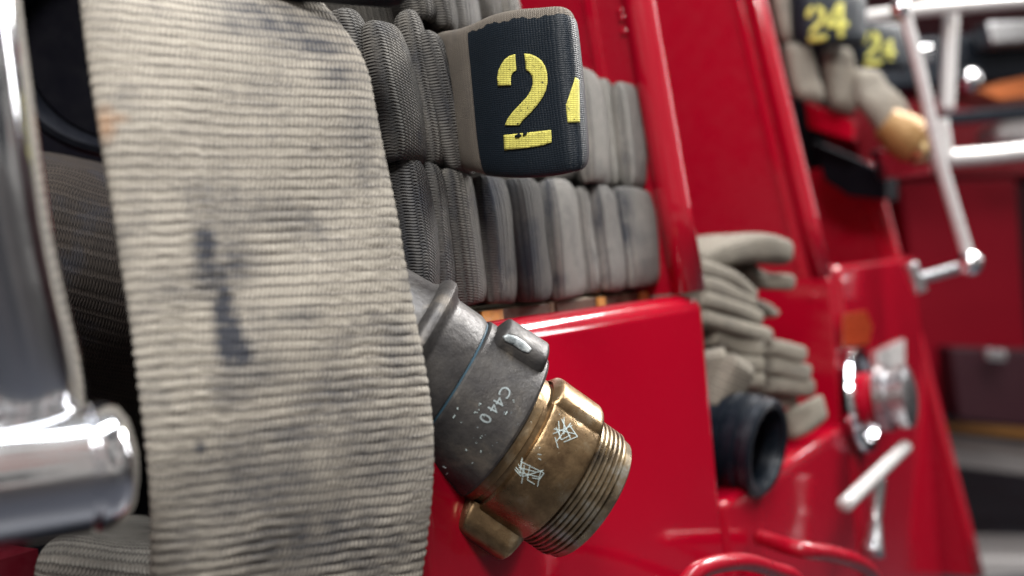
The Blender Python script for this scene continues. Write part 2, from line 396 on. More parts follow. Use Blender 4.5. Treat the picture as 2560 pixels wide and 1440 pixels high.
def strokes(name, lines, tree, mat, parent, w=2.2, lift=.0003):
    V = []; Fc = []
    for ln in lines:
        prev = None
        for i in range(len(ln)-1):
            (x0, y0), (x1, y1) = ln[i], ln[i+1]; L = math.hypot(x1-x0, y1-y0) or 1; nx, ny = -(y1-y0)/L*w/2, (x1-x0)/L*w/2
            k_ = max(1, int(L/8))
            for q in range(k_):
                a, b = q/k_, (q+1)/k_
                c = [cast(tree, x0+(x1-x0)*t+sx_*nx, y0+(y1-y0)*t+sx_*ny, lift) for t, sx_ in ((a, -1), (b, -1), (b, 1), (a, 1))]
                if all(p is not None for p in c) and max((p-c[0]).length for p in c) < .01:
                    off = len(V); V += c; Fc.append([off, off+1, off+2, off+3])
    o = mesh_np(name, V, Fc, mat, parent, smooth=False)
    s = o.modifiers.new('s', 'SOLIDIFY'); s.thickness = .0002; s.offset = 0
    return o

# ------------------------------------------------------------------ setting
gz = -1.0
box('floor', (-4, -6, gz-.05), (14, 9, gz), FLOORM)['kind'] = 'structure'
box('back_wall', (9, -6, gz+.002), (9.2, 8, 3), WALLM)['kind'] = 'structure'

# ------------------------------------------------------------------ fire truck
YL = .33
truck = empty('fire_truck', (.8, .6, gz), 'glossy red fire truck body with open hose bays and slanted dividers', 'fire truck')
zl1 = PY(1500, 768, YL).z
XE = PY(1765, 760, YL).x
# bay one tray front
X0 = PY(1000, 900, YL).x
box('tray_front', (X0, YL, -.75), (XE, YL+.036, zl1), RED, truck, bevel=.0165, seg=10)
box('tray_floor', (X0+.09, YL+.0362, zl1-.03), (XE-.004, .95, zl1-.012), RED_IN, truck)
# dividers
def divider(X, top, low, bottom=None, r=.0125, zt=.55, yb=.95, th=.012, cr=2.6):
    """top/low/bottom: pixel points on the outer edge"""
    a, b = PX(*low, X), PX(*top, X)
    dirv = (b-a); b2 = a+dirv*((zt-a.z)/dirv.z)
    pts = [a, b2] if bottom is None else [PX(*bottom, X), a, b2]
    low_pt = pts[0]
    y0 = [p.y for p in pts]; poly = [Vector((X-th/2, p.y+r*1.4, p.z)) for p in pts]+[Vector((X-th/2, yb, zt)), Vector((X-th/2, yb, low_pt.z))]
    d = prism('divider', poly, (th, 0, 0), RED_IN, truck)
    for p, q in zip(pts, pts[1:]):
        tube('edge_tube', [p+Vector((0, r, 0)), q+Vector((0, r, 0))], r, RED, d, 32, 8)
    # raised strip added behind the bead to shade the crease
    st = [Vector((X-th/2-.004, p.y+r*(cr+1), p.z)) for p in (pts[-2], pts[-1])]
    prism('crease_shade_strip', [st[0], st[1], st[1]+Vector((0, .010, 0)), st[0]+Vector((0, .010, 0))], (.0035, 0, 0), RED, d, bevel=.001)
    return d
d1 = divider(XE-.018, (1636, 0), (1762, 728), r=.0155)
d2 = divider(PY(2088, 700, YL).x, (1915, 0), (2080, 690), r=.0135, cr=1.2)
X2 = PY(2088, 700, YL).x
box('divider_post', (X2-.012, YL+.004, -.8), (X2+.012, .95, PX(2080, 690, X2).z-.001), RED, truck, bevel=.004)
# bolts on the bead of the first divider
for (px, py) in ((1552, 28), (1556, 46), (1561, 80)):
    p = PX(px, py, XE-.024); lathe('bolt', [(0, .0035), (.002, .0035), (.003, .002)], p, (-1, 0, 0), RED, truck, 16)
p = PX(2034, 742, X2-.006); lathe('bolt', [(0, .008), (.004, .008), (.007, .004)], p, (-1, 0, 0), RED, truck, 20)
# bay two: low tray front, floor
zl2 = PY(2000, 1128, YL).z
box('tray_front', (XE+.001, YL-.002, -.8), (X2-.0125, YL+.03, zl2), RED, truck, bevel=.008, seg=5)
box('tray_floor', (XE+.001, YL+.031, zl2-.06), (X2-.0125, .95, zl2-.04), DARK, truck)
box('void_shade_panel', (X0+.07, YL+.04, -.75), (X0+.089, .95, zl1-.001), DARK, truck)  # dark panel added to keep the void at left in black shade
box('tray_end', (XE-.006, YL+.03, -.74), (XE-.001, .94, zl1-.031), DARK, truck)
# bay three: high box front
X3 = PY(2290, 700, YL).x
zl3 = PY(2180, 652, YL).z
box('tray_front', (X2+.0125, YL-.004, -.8), (X3-.009, YL+.05, zl3), RED, truck, bevel=.012, seg=5)
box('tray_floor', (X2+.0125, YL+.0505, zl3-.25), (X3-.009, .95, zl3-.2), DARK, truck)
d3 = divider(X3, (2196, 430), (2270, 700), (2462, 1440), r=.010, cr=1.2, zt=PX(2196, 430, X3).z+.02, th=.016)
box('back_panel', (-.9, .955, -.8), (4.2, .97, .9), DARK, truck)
# lower red skirt under everything, left
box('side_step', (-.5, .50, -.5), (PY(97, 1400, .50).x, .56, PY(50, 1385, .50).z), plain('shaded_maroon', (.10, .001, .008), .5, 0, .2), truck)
# beyond bay three: large red body panels
box('body_panel', (X3+.2, .62, PX(2500, 1040, 3.0).z), (3.6, .66, .12), RED_IN, truck, bevel=.006)
# red pull loops near the bottom
tube('pull_loop', [PY(1690, 1490, .28), PY(1750, 1424, .27), PY(1850, 1404, .26), PY(1930, 1424, .26), PY(1990, 1450, .26), PY(2010, 1520, .3)], .0065, RED_IN, truck)
tube('pull_loop', [PY(1900, 1345, .32), PY(1990, 1372, .27), PY(2080, 1385, .25), PY(2150, 1410, .24), PY(2185, 1450, .25), PY(2190, 1530, .3)], .0075, RED_IN, truck)
# discharge valve on bay three box
vc = PY(2143, 1000, YL-.006); vo = (0, -1, .06)
va = lathe('discharge_valve', [(-.002, .066), (.006, .070), (.012, .068), (.013, .056), (.006, .052), (.006, .036)], vc, vo, CHROME, truck, 64)
lathe('hub', [(.004, .036), (.022, .036), (.025, .03), (.03, .03)], vc, vo, RED, va, 48)
lathe('cap_ring', [(.028, .030), (.030, .044), (.042, .044), (.044, .036), (.052, .036), (.054, .041), (.066, .041), (.069, .034), (.072, .022)], vc, vo, STEEL, va, 48)
pp = [PY(2195, 880, YL-.009), PY(2262, 848, YL-.009), PY(2264, 1020, YL-.009), PY(2205, 1070, YL-.009)]
prism('gauge_plate', pp, (0, .003, 0), WHITEP, truck)
tube('valve_handle', [PY(2112, 1262, .27), PY(2262, 1118, .27)], .0085, WHITEP, truck)
tube('valve_stem', [PY(2190, 1200, .285), PY(2188, 1300, .285), PY(2180, 1385, .285)], [.012, .007, .014], STEEL, truck)

# ------------------------------------------------------------------ chrome grab rail, near left
rail = tube('grab_rail', [PD(-150, -120, .35), PD(-108, 200, .35), PD(-45, 600, .362), PD(40, 940, .378), PD(70, 1100, .395)], .0245, CHROME, truck, 64, 60)
ka, kb = PD(-60, 1206, .355), PD(338, 1152, .385)
kx = (kb-ka).normalized(); kl = (kb-ka).length
lathe('rail_socket', [(-.03, .0262), (kl-.0190, .0250), (kl-.0180, .0236), (kl-.0165, .0236), (kl-.0158, .0252), (kl-.011, .0254), (kl-.006, .0232), (kl-.003, .0190), (kl-.0009, .0115), (kl, .003)], ka, kx, CHROME, rail, 96, smooth_ang=50)

# ------------------------------------------------------------------ wooden slats under the lower row
zs = zl1+.0065
sl = []
for (xa, xb, nm) in ((1130, 1376, 'first, nearest the grey coupling, with an ochre end'), (1392, 1500, 'second, behind the nearest slat'), (1512, 1606, 'third, between two ochre gaps'), (1620, 1688, 'last, beside the slanted divider')):
    yf = YL+.046
    A_, B_ = PY(xa, 775, yf).x, PY(xb, 750, yf).x
    s_ = empty('wood_slat', (A_, yf, zs-.012), 'pale wooden floor slat under the hoses, '+nm, 'slat', 'wooden slats on the tray floor')
    box('board', (A_, yf+.003, zs-.0115), (B_, .8, zs), WOOD, s_, bevel=.0018)
    box('end_grain', (A_+.001, yf, zs-.0110), (B_-.001, yf+.0029, zs-.0008), WOODE, s_, bevel=.001)
    sl.append((s_, A_, B_, yf))
for i, (px0, px1) in enumerate(((1205, 1255), (1498, 1514), (1604, 1622))):
    A_, B_ = PY(px0, 775, yf-.002).x, PY(px1, 750, yf-.002).x
    box('varnish_patch' if i == 0 else 'gap_batten', (A_, yf-.002, zs-.012), (B_, yf-.0002 if i == 0 else yf+.05, zs-.001), OCHRE, sl[i][0])
box('slat_bearer', (X0+.09, YL+.052, zs-.0175), (XE-.03, .8, zs-.0122), WOODE, truck)

# ------------------------------------------------------------------ hose folds standing on edge
def fold(label, pl, pr, yt, yb, yf, mat, group, seed, lean=0., th=.0060, lump=.0010, n=1., deep=.30, stains=None):
    """bight of a flattened hose, standing on edge: pixel span pl..pr, pixel top/bottom at the nose"""
    pr = pr-13; pl = pl+1; ym = (yt+yb)/2; pm = (pl+pr)/2; wp = pr-pl
    r = random.Random(seed)
    dY = r.uniform(-.003, .003); yf = yf+dY
    zt = PY(pm, yt, yf).z; zb = PY(pm, yb, yf).z
    k_ = min(1, wp/80)*r.uniform(.85, 1.15)
    def q(t, dy): p = PY(pl+wp*t, ym, yf+dy); return (p.x, p.y)
    mx = r.uniform(.40, .62)
    prof = [(-.03, .046*k_), (.04, .030*k_), (.13, .014*k_), (.30, .004*k_), (mx, .0), (.76, .0005), (.88, .003), (.955, .008), (.985, .015)]
    path = [q(*c) for c in prof]
    x0, y0 = path[0]; x1, y1 = path[-1]
    path = [(x0+.001, yf+deep), (x0, yf+.06)]+path+[(x1-.0015, y1+.010), (x1-.005, y1+.035), (x1-.008, yf+deep)]
    tops = []; bots = []; l0 = r.uniform(-.0015, .0015)
    for i, (x, y) in enumerate(path):
        f = (i/(len(path)-1)-.5)
        tops.append(Vector((x+lean*.5+l0, y, zt+.0012*math.sin(i*.9+seed)-abs(f)*.006)))
        bots.append(Vector((x-lean*.5-l0, y, zb+.001*math.sin(i*.7+seed*2))))
    o = ribbon('hose_fold', tops, bots, th, mat, None, 240, 120, seed=seed, lump=lump, ew=.33, et=.8, stains=stains, flip=1, bow=.0014)
    return tag(o, label, 'hose fold', group)
G1, G2, G3 = 'hose folds of the lower row', 'hose folds of the middle row', 'hose folds of the top row'
DS = lambda *a: list(a)
# lower row  (left, right, top, bottom, front plane)
low = [  # left-edge stains are dirt plus painted shade between the folds
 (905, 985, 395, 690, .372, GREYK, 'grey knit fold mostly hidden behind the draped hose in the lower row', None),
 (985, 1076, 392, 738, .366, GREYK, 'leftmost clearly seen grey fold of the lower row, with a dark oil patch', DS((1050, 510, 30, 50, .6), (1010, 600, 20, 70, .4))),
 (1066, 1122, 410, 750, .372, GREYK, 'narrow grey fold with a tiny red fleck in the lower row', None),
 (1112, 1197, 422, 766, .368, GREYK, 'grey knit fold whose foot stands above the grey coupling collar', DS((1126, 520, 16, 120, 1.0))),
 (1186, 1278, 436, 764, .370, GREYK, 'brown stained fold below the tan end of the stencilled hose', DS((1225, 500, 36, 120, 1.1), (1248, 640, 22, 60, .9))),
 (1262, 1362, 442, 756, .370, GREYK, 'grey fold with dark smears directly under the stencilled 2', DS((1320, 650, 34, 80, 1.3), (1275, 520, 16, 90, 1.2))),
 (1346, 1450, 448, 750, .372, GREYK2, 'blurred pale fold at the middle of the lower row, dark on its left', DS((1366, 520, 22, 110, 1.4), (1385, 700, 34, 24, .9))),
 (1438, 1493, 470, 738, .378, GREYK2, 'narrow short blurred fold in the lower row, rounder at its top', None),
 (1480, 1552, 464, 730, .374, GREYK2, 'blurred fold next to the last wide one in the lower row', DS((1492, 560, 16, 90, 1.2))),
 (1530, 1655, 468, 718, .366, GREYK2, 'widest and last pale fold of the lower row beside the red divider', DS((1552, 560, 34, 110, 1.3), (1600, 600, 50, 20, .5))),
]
for i, (pl, pr, yt, yb, yf, m, lab, st) in enumerate(low):
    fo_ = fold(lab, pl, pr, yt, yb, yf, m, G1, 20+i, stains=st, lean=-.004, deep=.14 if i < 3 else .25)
    if i == 2: decal('red_fleck', [[(1074, 618), (1079, 617), (1080, 625), (1077, 632), (1073, 630)]], bvh(fo_), RED, fo_, .0006, 3)
mid = [
 (860, 935, 25, 375, .372, GREYK, 'grey fold in the middle row just right of the draped hose top', None),
 (915, 1034, 60, 397, .362, GREYK, 'widest sharp grey fold of the middle row, stained at its left', DS((945, 250, 30, 120, .6))),
 (1026, 1084, 36, 410, .372, GREYK, 'narrow grey fold squeezed between two wider ones in the middle row', None),
 (1076, 1150, 90, 422, .366, GREYK, 'grey fold of the middle row touching the stencilled hose', DS((1120, 240, 20, 120, .45))),
 (1340, 1440, 235, 446, .384, GREYK2, 'pale fold peeking out under the stencilled hose end', None),
 (1432, 1512, 168, 458, .372, GREYK2, 'tall blurred pale fold right behind the stencilled hose end', None),
 (1500, 1545, 196, 464, .378, GREYK2, 'narrow blurred fold between two pale ones in the middle row', None),
 (1532, 1612, 208, 466, .372, GREYK2, 'last blurred pale fold of the middle row beside the red divider', None),
]
for i, (pl, pr, yt, yb, yf, m, lab, st) in enumerate(mid): fold(lab, pl, pr, yt, yb, yf, m, G2, 50+i, stains=st, lean=-.022 if i == 3 else -.014 if i < 4 else -.003, deep=.12 if i < 4 else .25)
top = [
 (980, 1075, -230, 40, .385, GREYK, 'top row fold right beside the black nozzle tip', None),
 (1050, 1110, -230, 60, .380, GREYK, 'top row fold above the narrow middle folds', None),
 (1095, 1168, -230, 66, .384, GREYK2, 'top row pale fold just left of the stencilled hose corner', None),
 (1160, 1225, -230, 50, .388, GREYK, 'top row fold disappearing behind the stencilled hose', None),
 (1215, 1272, -230, 40, .392, GREYK2, 'rightmost top row fold against the red panel', None),
]
for i, (pl, pr, yt, yb, yf, m, lab, st) in enumerate(top): fold(lab, pl, pr, yt, yb, yf, m, G3, 80+i, lean=-.022, stains=st, deep=.12)

# ------------------------------------------------------------------ stencilled hose end
cols = [((1085, 92), (1150, 418), .67), ((1108, 80), (1168, 424), .632), ((1150, 72), (1200, 432), .61), ((1190, 58), (1228, 438), .597), ((1235, 38), (1275, 442), .583), ((1290, 25), (1335, 442), .571),
        ((1350, 20), (1395, 436), .562), ((1392, 17), (1432, 428), .557), ((1412, 22), (1448, 424), .560), ((1420, 32), (1454, 418), .568), ((1419, 42), (1453, 412), .578),
        ((1405, 48), (1440, 408), .587), ((1370, 55), (1400, 404), .596), ((1300, 60), (1330, 400), .612), ((1200, 66), (1250, 398), .64), ((1130, 80), (1190, 398), .68)]
lt = [PD(a[0], a[1], d) for a, b, d in cols]; lb = [PD(b[0], b[1], d) for a, b, d in cols]
lh = ribbon('stencilled_hose', lt, lb, .0052, FINE, None, 420, 160, seed=3, lump=.0004, ew=.26, et=.8, flip=-1)
tag(lh, 'hose end bent outward, wrapped in black paint with a large yellow stencilled 2', 'hose')
nb = ribbon('black_paint_band', lt, lb, .0052, NAVYP, lh, 420, 200, seed=3, lump=.0004, ew=.26, et=.8, flip=-1, sub=(.262, .80), grow=.0005, vmin=-.87)
# leave the pale rim along the top: shorten the band on its top side
bt = bvh(nb)
two_a = [(1246, 216), (1244, 196), (1247, 178), (1254, 162), (1263, 149), (1275, 140), (1289, 136), (1292, 176), (1284, 181), (1279, 190), (1278, 203), (1279, 214)]
two_b = [(1312, 134), (1328, 136), (1342, 142), (1355, 152), (1364, 166), (1369, 184), (1370, 204), (1366, 226), (1358, 243), (1345, 262), (1326, 284), (1308, 301), (1299, 314), (1263, 314), (1270, 298), (1283, 280), (1301, 261), (1318, 243), (1328, 227), (1333, 210), (1332, 194), (1326, 182), (1316, 176)]
bar = [(1260, 338), (1379, 325), (1380, 356), (1358, 364), (1320, 370), (1262, 376)]
chip = [[(1289, 339), (1300, 333), (1306, 338), (1300, 344), (1290, 345)], [(1310, 333), (1321, 330), (1318, 337), (1309, 341)]]
four = [(1437, 193), (1446, 200), (1448, 306), (1419, 307), (1415, 262), (1421, 245)]
decal('yellow_digit', [two_a, two_b, bar], bt, YELLOW, lh, .0005)
decal('yellow_digit_edge', [four], bt, YELLOW, lh, .0005)
decal('paint_chips', chip, bt, NAVYP, lh, .0009, 3)

# ------------------------------------------------------------------ big draped hose in the foreground
rows = [((165, -420), (420, -330), 0.500, 0.558), ((175, -260), (600, -190), 0.460, 0.548), ((188, -120), (745, -65), 0.445, 0.533), ((200, -10), (862, 62), 0.435, 0.513), ((213, 100), (925, 165), 0.430, 0.504), ((240, 280), (958, 305), 0.426, 0.498), ((275, 480), (992, 470), 0.424, 0.496),
        ((305, 670), (1022, 640), 0.422, 0.494), ((330, 830), (1052, 800), 0.422, 0.492), ((352, 1000), (1082, 950), 0.422, 0.491), ((370, 1160), (1098, 1080), 0.423, 0.490), ((378, 1300), (1094, 1215), 0.426, 0.491), ((378, 1440), (1080, 1350), 0.430, 0.494), ((372, 1600), (1062, 1500), 0.436, 0.498), ((368, 1760), (1050, 1650), 0.442, 0.508)]
Lh = [PD(a[0]-2, a[1], da) for a, b, da, db in rows]; Rh = [PD(b[0]-16, b[1], db) for a, b, da, db in rows]
def ribs(U, V):
    jog = .22*np.sin(V*2*np.pi/.017+np.floor(U/.0052)*1.7)+.15*np.sin(V*300+U*90)
    wv_ = sum(a_*np.sin(U*fu_+V*fv_+p_) for a_, fu_, fv_, p_ in ((.10, 35, 90, 1), (.09, -60, 170, 2.3), (.07, 110, 260, .7), (.05, 200, -430, 4)))
    rg_ = sum(a_*np.sin(U*fu_+V*fv_+p_) for a_, fu_, fv_, p_ in ((.16, 150, 120, .4), (.14, -310, 260, 1.3), (.12, 540, 410, 2.7), (.10, -820, 700, 4.4), (.1, 60, -520, 5)))
    uu = U/.0052+jog*.10+wv_*.6
    h = np.abs(np.sin(np.pi*uu))**.8
    st = .5+.5*np.sin(2*np.pi*(V/.0021+.5*np.floor(uu)))
    # a long crease down the middle-left
    cr = -.0012*np.exp(-((V+.022)/.0016)**2)
    U0 = .243; am = .62+.38*np.sin(U*41+V*60+2*np.sin(V*35))*np.sin(U*17-V*38+1)+.12*np.sin(V*420+np.floor(uu)*2.3)
    am = am*(1-.5*np.exp(-((U-.20)/.06)**2))*(1+.35*np.sin(np.floor(uu)*12.9898))
    am = am+rg_; return .00118*(h-.5)*(.75+.25*st)*am+.0012*np.where(V < -.025, np.exp((V+.025)/.018), np.exp(-(V+.025)/.0005))*np.exp(-((U-U0)/.034)**4)
o = ribbon('draped_hose', Lh, Rh, .0075, TAN_NEAR, None, 780, 420, disp=ribs, ew=.5, et=.62, bow=.004, seed=9, lump=.0013, flip=1,
    stains=[(512, 625, 36, 66, 1.5), (528, 690, 56, 56, 1.3), (590, 660, 70, 60, .7), (555, 775, 30, 95, 1.6), (572, 850, 38, 90, 1.7), (602, 885, 42, 46, 1.4), (580, 970, 60, 60, .6), (640, 930, 90, 60, .5), (700, 60, 190, 40, .9), (640, 20, 120, 34, .8), (790, 110, 150, 44, .85), (860, 180, 80, 50, .7), (900, 320, 50, 90, .5), (760, 790, 50, 30, .7), (860, 980, 150, 55, .6), (990, 900, 60, 120, .4),
            (620, 1230, 230, 120, .62), (800, 1340, 300, 130, .72), (950, 1150, 150, 150, .5), (500, 1120, 18, 24, 1.0), (420, 720, 70, 45, .3), (450, 1370, 90, 110, .45), (720, 560, 130, 50, .25), (700, 1090, 180, 40, .5)],
    rusts=[(262, 310, 34, 50, .55), (285, 296, 40, 18, .4)])
tag(o, 'large tan ribbed fire hose draped down the left foreground, with dark blue-grey oil stains', 'hose')

# ------------------------------------------------------------------ dark hose loops behind it, at left
A_ = [PD(20, 395, .74), PD(60, 415, .62), PD(80, 470, .575), PD(95, 560, .56), PD(110, 700, .565), PD(120, 860, .60), PD(135, 1020, .68), PD(150, 1200, .80)]
B_ = [PD(400, 470, .80), PD(420, 500, .68), PD(430, 560, .63), PD(440, 650, .61), PD(450, 780, .61), PD(460, 930, .65), PD(470, 1090, .74), PD(480, 1240, .86)]
tag(ribbon('hose_loop', A_, B_, .009, DARKK, None, 260, 100, ends=0, disp=lambda U, V: .0007*np.abs(np.sin(np.pi*U/.0052)), seed=4, lump=.002), 'hose loop coloured dark for shadow between the chrome rail and the draped hose', 'hose', 'shadowed hose loops')
A_ = [PD(100, 1700, .50), PD(90, 1500, .50), PD(100, 1390, .50), PD(170, 1345, .53), PD(260, 1322, .60), PD(300, 1310, .7)]
B_ = [PD(460, 1740, .50), PD(450, 1560, .50), PD(450, 1430, .50), PD(450, 1390, .53), PD(470, 1360, .60), PD(480, 1340, .7)]
tag(ribbon('hose_loop', A_, B_, .008, GREYK2, None, 200, 100, seed=5, lump=.0015), 'grey-brown hose loop at the bottom left corner below the chrome socket', 'hose', 'shadowed hose loops')
# black ringed mouth
bc = PD(300, 110, .80)
bo = lathe('black_suction_mouth', [(.10, .080), (.012, .084), (.004, .086), (.0, .094), (-.012, .096), (-.020, .093), (-.022, .088), (-.015, .083), (.0, .080), (.09, .078)], bc, F*.95+Vector((0, .3, .1)), BLACK, None, 96, cap=True)
lathe('bore_shade', [(.02, .03), (.02, .0775), (.022, .0775)], bc, F*.95+Vector((0, .3, .1)), DARK, bo, 64)  # dark disc added so the bore reads as black shade
tag(bo, 'wide black rubber mouth with a rounded rim in the dark behind the draped hose', 'hose fitting')
# black nozzle tip at the top edge
na = PD(960, -32, .50)
no = lathe('black_nozzle', [(0, .004), (.002, .008), (.005, .0105), (.010, .012), (.08, .0125)], PD(1024, -36, .50), -RC+UC*.08, BLACK, None, 64)
tag(no, 'black rounded nozzle tip crossing the top edge above the grey folds', 'nozzle')

# ------------------------------------------------------------------ the coupling
S = .52/FPX
def axis(deg, away): return (RC*math.cos(math.radians(deg))-UC*math.sin(math.radians(deg))+F*away).normalized()
cp = empty('hose_coupling', PD(1261, 1067, .565), 'grey and brass threaded hose coupling with rocker lugs hanging beside the draped hose', 'coupling')
ax1 = axis(33.5, .12); o1 = PD(1261, 1067, .565); s1 = .565/FPX
def pr(l, k_): return [(a*k_, b*k_) for a, b in l]
nF = -F
tail = lathe('tail_collar', pr([(-560, 185), (-470, 190), (-420, 198), (-345, 202), (-332, 208), (-324, 226), (-312, 234), (-298, 234), (-288, 226), (-278, 208), (-268, 203), (-200, 201), (-184, 196), (-180, 186)], s1), o1, ax1, GREY, cp, ref=nF)
body = lathe('body', pr([(-181, 150), (-177, 197), (-172, 201), (-150, 201), (-40, 202), (-22, 205), (-10, 205), (-3, 200), (0, 190), (0, 150)], s1), o1, ax1, GREY, cp, ref=nF)
lathe('seam', pr([(-183, 150), (-182, 193), (-175.5, 193), (-175.5, 150)], s1), o1, ax1, SEAM, cp, ref=nF)
# swivel
ax2 = axis(36, .16); o2 = PD(1397, 1192, .572); s2 = .572/FPX
lathe('swivel_neck', pr([(-200, 130), (-190, 176), (-168, 178), (-165, 172), (-150, 172), (-148, 130)], s2), o2, ax2, BRASS, cp, ref=nF)
sw = lathe('swivel', pr([(-152, 130), (-151, 176), (-147, 184), (-140, 187), (-60, 188), (-20, 188), (-12, 184), (-8, 176), (-8, 130)], s2), o2, ax2, BRASS, cp, ref=nF)
tp = [(-12, 150), (-10, 164)]
s_ = -6
for k_ in range(6): tp += [(s_, 168), (s_+4, 177), (s_+9, 177), (s_+13, 168)]; s_ += 13.2
tp += [(s_+2, 166), (s_+5, 171), (s_+22, 169), (s_+27, 163), (s_+27, 150), (s_-40, 148)]
th_ = lathe('thread', pr(tp, s2), o2, ax2, THREAD, cp, ref=nF, seg=160)
# lugs: bars lying along the axis on the surface at an angle round the axis
def lug(name, org, ax, sc_, s0, s1_, r_in, r_out, ang, halfw, mat, parent, taper=.75, rec=None):
    ax = ax.normalized(); r1 = (nF-ax*nF.dot(ax)).normalized(); r2 = ax.cross(r1)
    bm = bmesh.new(); NS, NA = 28, 24; g = []
    for i in range(NS+1):
        t = i/NS; row = []
        e_ = min(t, 1-t)*2
        ef = 1-(1-min(1, e_*3.2))**3
        for j in range(NA+1):
            q = j/NA*2-1
            hp = (1-abs(q)**5)**.6 if abs(q) < 1 else 0
            a = math.radians(ang)+q*halfw*(taper+(1-taper)*ef)
            r = r_in+(r_out-r_in)*hp*ef
            row.append(bm.verts.new(Vector(org)+ax*((s0+(s1_-s0)*t)*sc_)+(r1*math.cos(a)+r2*math.sin(a))*r*sc_))
        g.append(row)
    for i in range(NS):
        for j in range(NA): bm.faces.new((g[i][j], g[i][j+1], g[i+1][j+1], g[i+1][j]))
    return bm_obj(name, bm, mat, parent)
# angle 0 faces the camera; find sign so that +90 is the upper right silhouette
r1 = (nF-ax1*nF.dot(ax1)).normalized(); up_s = 1 if (ax1.cross(r1)).dot(UC) > 0 else -1
lg = lug('rocker_lug', o1, ax1, s1, -158, -14, 196, 240, up_s*72, .30, GREY, cp)
lug('rocker_lug', o1, ax1, s1, -120, 0, 196, 236, -up_s*90, .26, GREY, cp)
lug('swivel_lug', o2, ax2, s2, -156, -6, 182, 204, up_s*82, .50, BRASS, cp, taper=.93)
lug('swivel_lug', o2, ax2, s2, -178, -4, 178, 250, -up_s*79, .40, BRASS, cp)
ct = bvh(body, sw, lg)
decal('worn_patch', [[(1256, 842), (1268, 836), (1290, 842), (1312, 856), (1328, 873), (1322, 882), (1306, 878), (1285, 864), (1264, 853)]], ct, GREYD, cp, .0004, 4)
# stamped characters
def glyph(ch, cx, cy, h):
    cu = bpy.data.curves.new('t', 'FONT'); cu.body = ch; cu.size = 1; cu.align_x = 'CENTER'; cu.align_y = 'CENTER'
    to = bpy.data.objects.new('t', cu); C.objects.link(to); bpy.context.view_layer.update()
    me = bpy.data.meshes.new_from_object(to); bpy.data.objects.remove(to)
    d = Vector((-.487, .873)); u = Vector((.873, .487)); V = []; 
    for v in me.vertices:
        q = d*(v.co.x*h*1.15)+u*(v.co.y*h*1.1); V.append((cx+q.x*1.35, cy+q.y*1.35))
    return V, [list(p.vertices) for p in me.polygons]
V = []; Fc = []
for ch, cx, cy, h in (('C', 1261, 980, 27), ('4', 1246, 1003, 27), ('4', 1232, 1020, 27), ('0', 1212, 1045, 29)):
    v, f = glyph(ch, cx, cy, h); off = len(V)
    V += [cast(ct, x, y, .0003) or Vector((0, 0, 0)) for x, y in v]; Fc += [[i+off for i in q] for q in f]
mesh_np('stamped_number', V, Fc, plain('stamp_fill', (.30, .35, .36), .6, 0, .5, 500), cp, smooth=False)
rr = random.Random(4)
L1 = [[(1283, 1158), (1310, 1138), (1301, 1180), (1283, 1158)], [(1280, 1166), (1304, 1192), (1312, 1172)], [(1296, 1150), (1362, 1184)], [(1296, 1178), (1350, 1196)], [(1310, 1162), (1306, 1208)], [(1322, 1160), (1318, 1200), (1334, 1210)],
      [(1338, 1168), (1330, 1214)], [(1352, 1176), (1343, 1216)], [(1361, 1180), (1352, 1200), (1330, 1196)], [(1288, 1150), (1318, 1196)], [(1300, 1168), (1340, 1180)], [(1309, 1190), (1356, 1178)],
      [(1345, 1134), (1352, 1138)], [(1347, 1146), (1355, 1148)], [(1362, 1120), (1366, 1090), (1354, 1110), (1374, 1122)], [(1376, 1108), (1400, 1142), (1404, 1110)], [(1384, 1096), (1396, 1118)], [(1390, 1066), (1402, 1098), (1426, 1090)],
      [(1398, 1054), (1396, 1098)], [(1406, 1050), (1424, 1098)], [(1384, 1082), (1430, 1066)], [(1412, 1046), (1408, 1088)], [(1384, 1074), (1436, 1088)], [(1420, 1062), (1440, 1092), (1410, 1106)], [(1392, 1104), (1424, 1056)]]
L1 = [[(x+rr.uniform(-3, 3), y+rr.uniform(-3, 3)) for x, y in l_] for l_ in L1 if rr.random() < .85]
strokes('scratched_marks', L1, ct, ETCH, cp, 1.5)
L2 = []
for k_ in range(34):
    x, y = rr.uniform(1105, 1290), rr.uniform(985, 1200)
    if (x-1261)*.83+(y-1067)*.555 > -15: continue
    if rr.random() < .6: y += 20
    a = rr.uniform(0, 6.28); l_ = rr.choice((1.5, 2, 3, 5, 9)); L2.append([(x, y), (x+math.cos(a)*l_, y+math.sin(a)*l_)])
strokes('paint_nicks', L2, ct, ETCH, cp, 2.6)

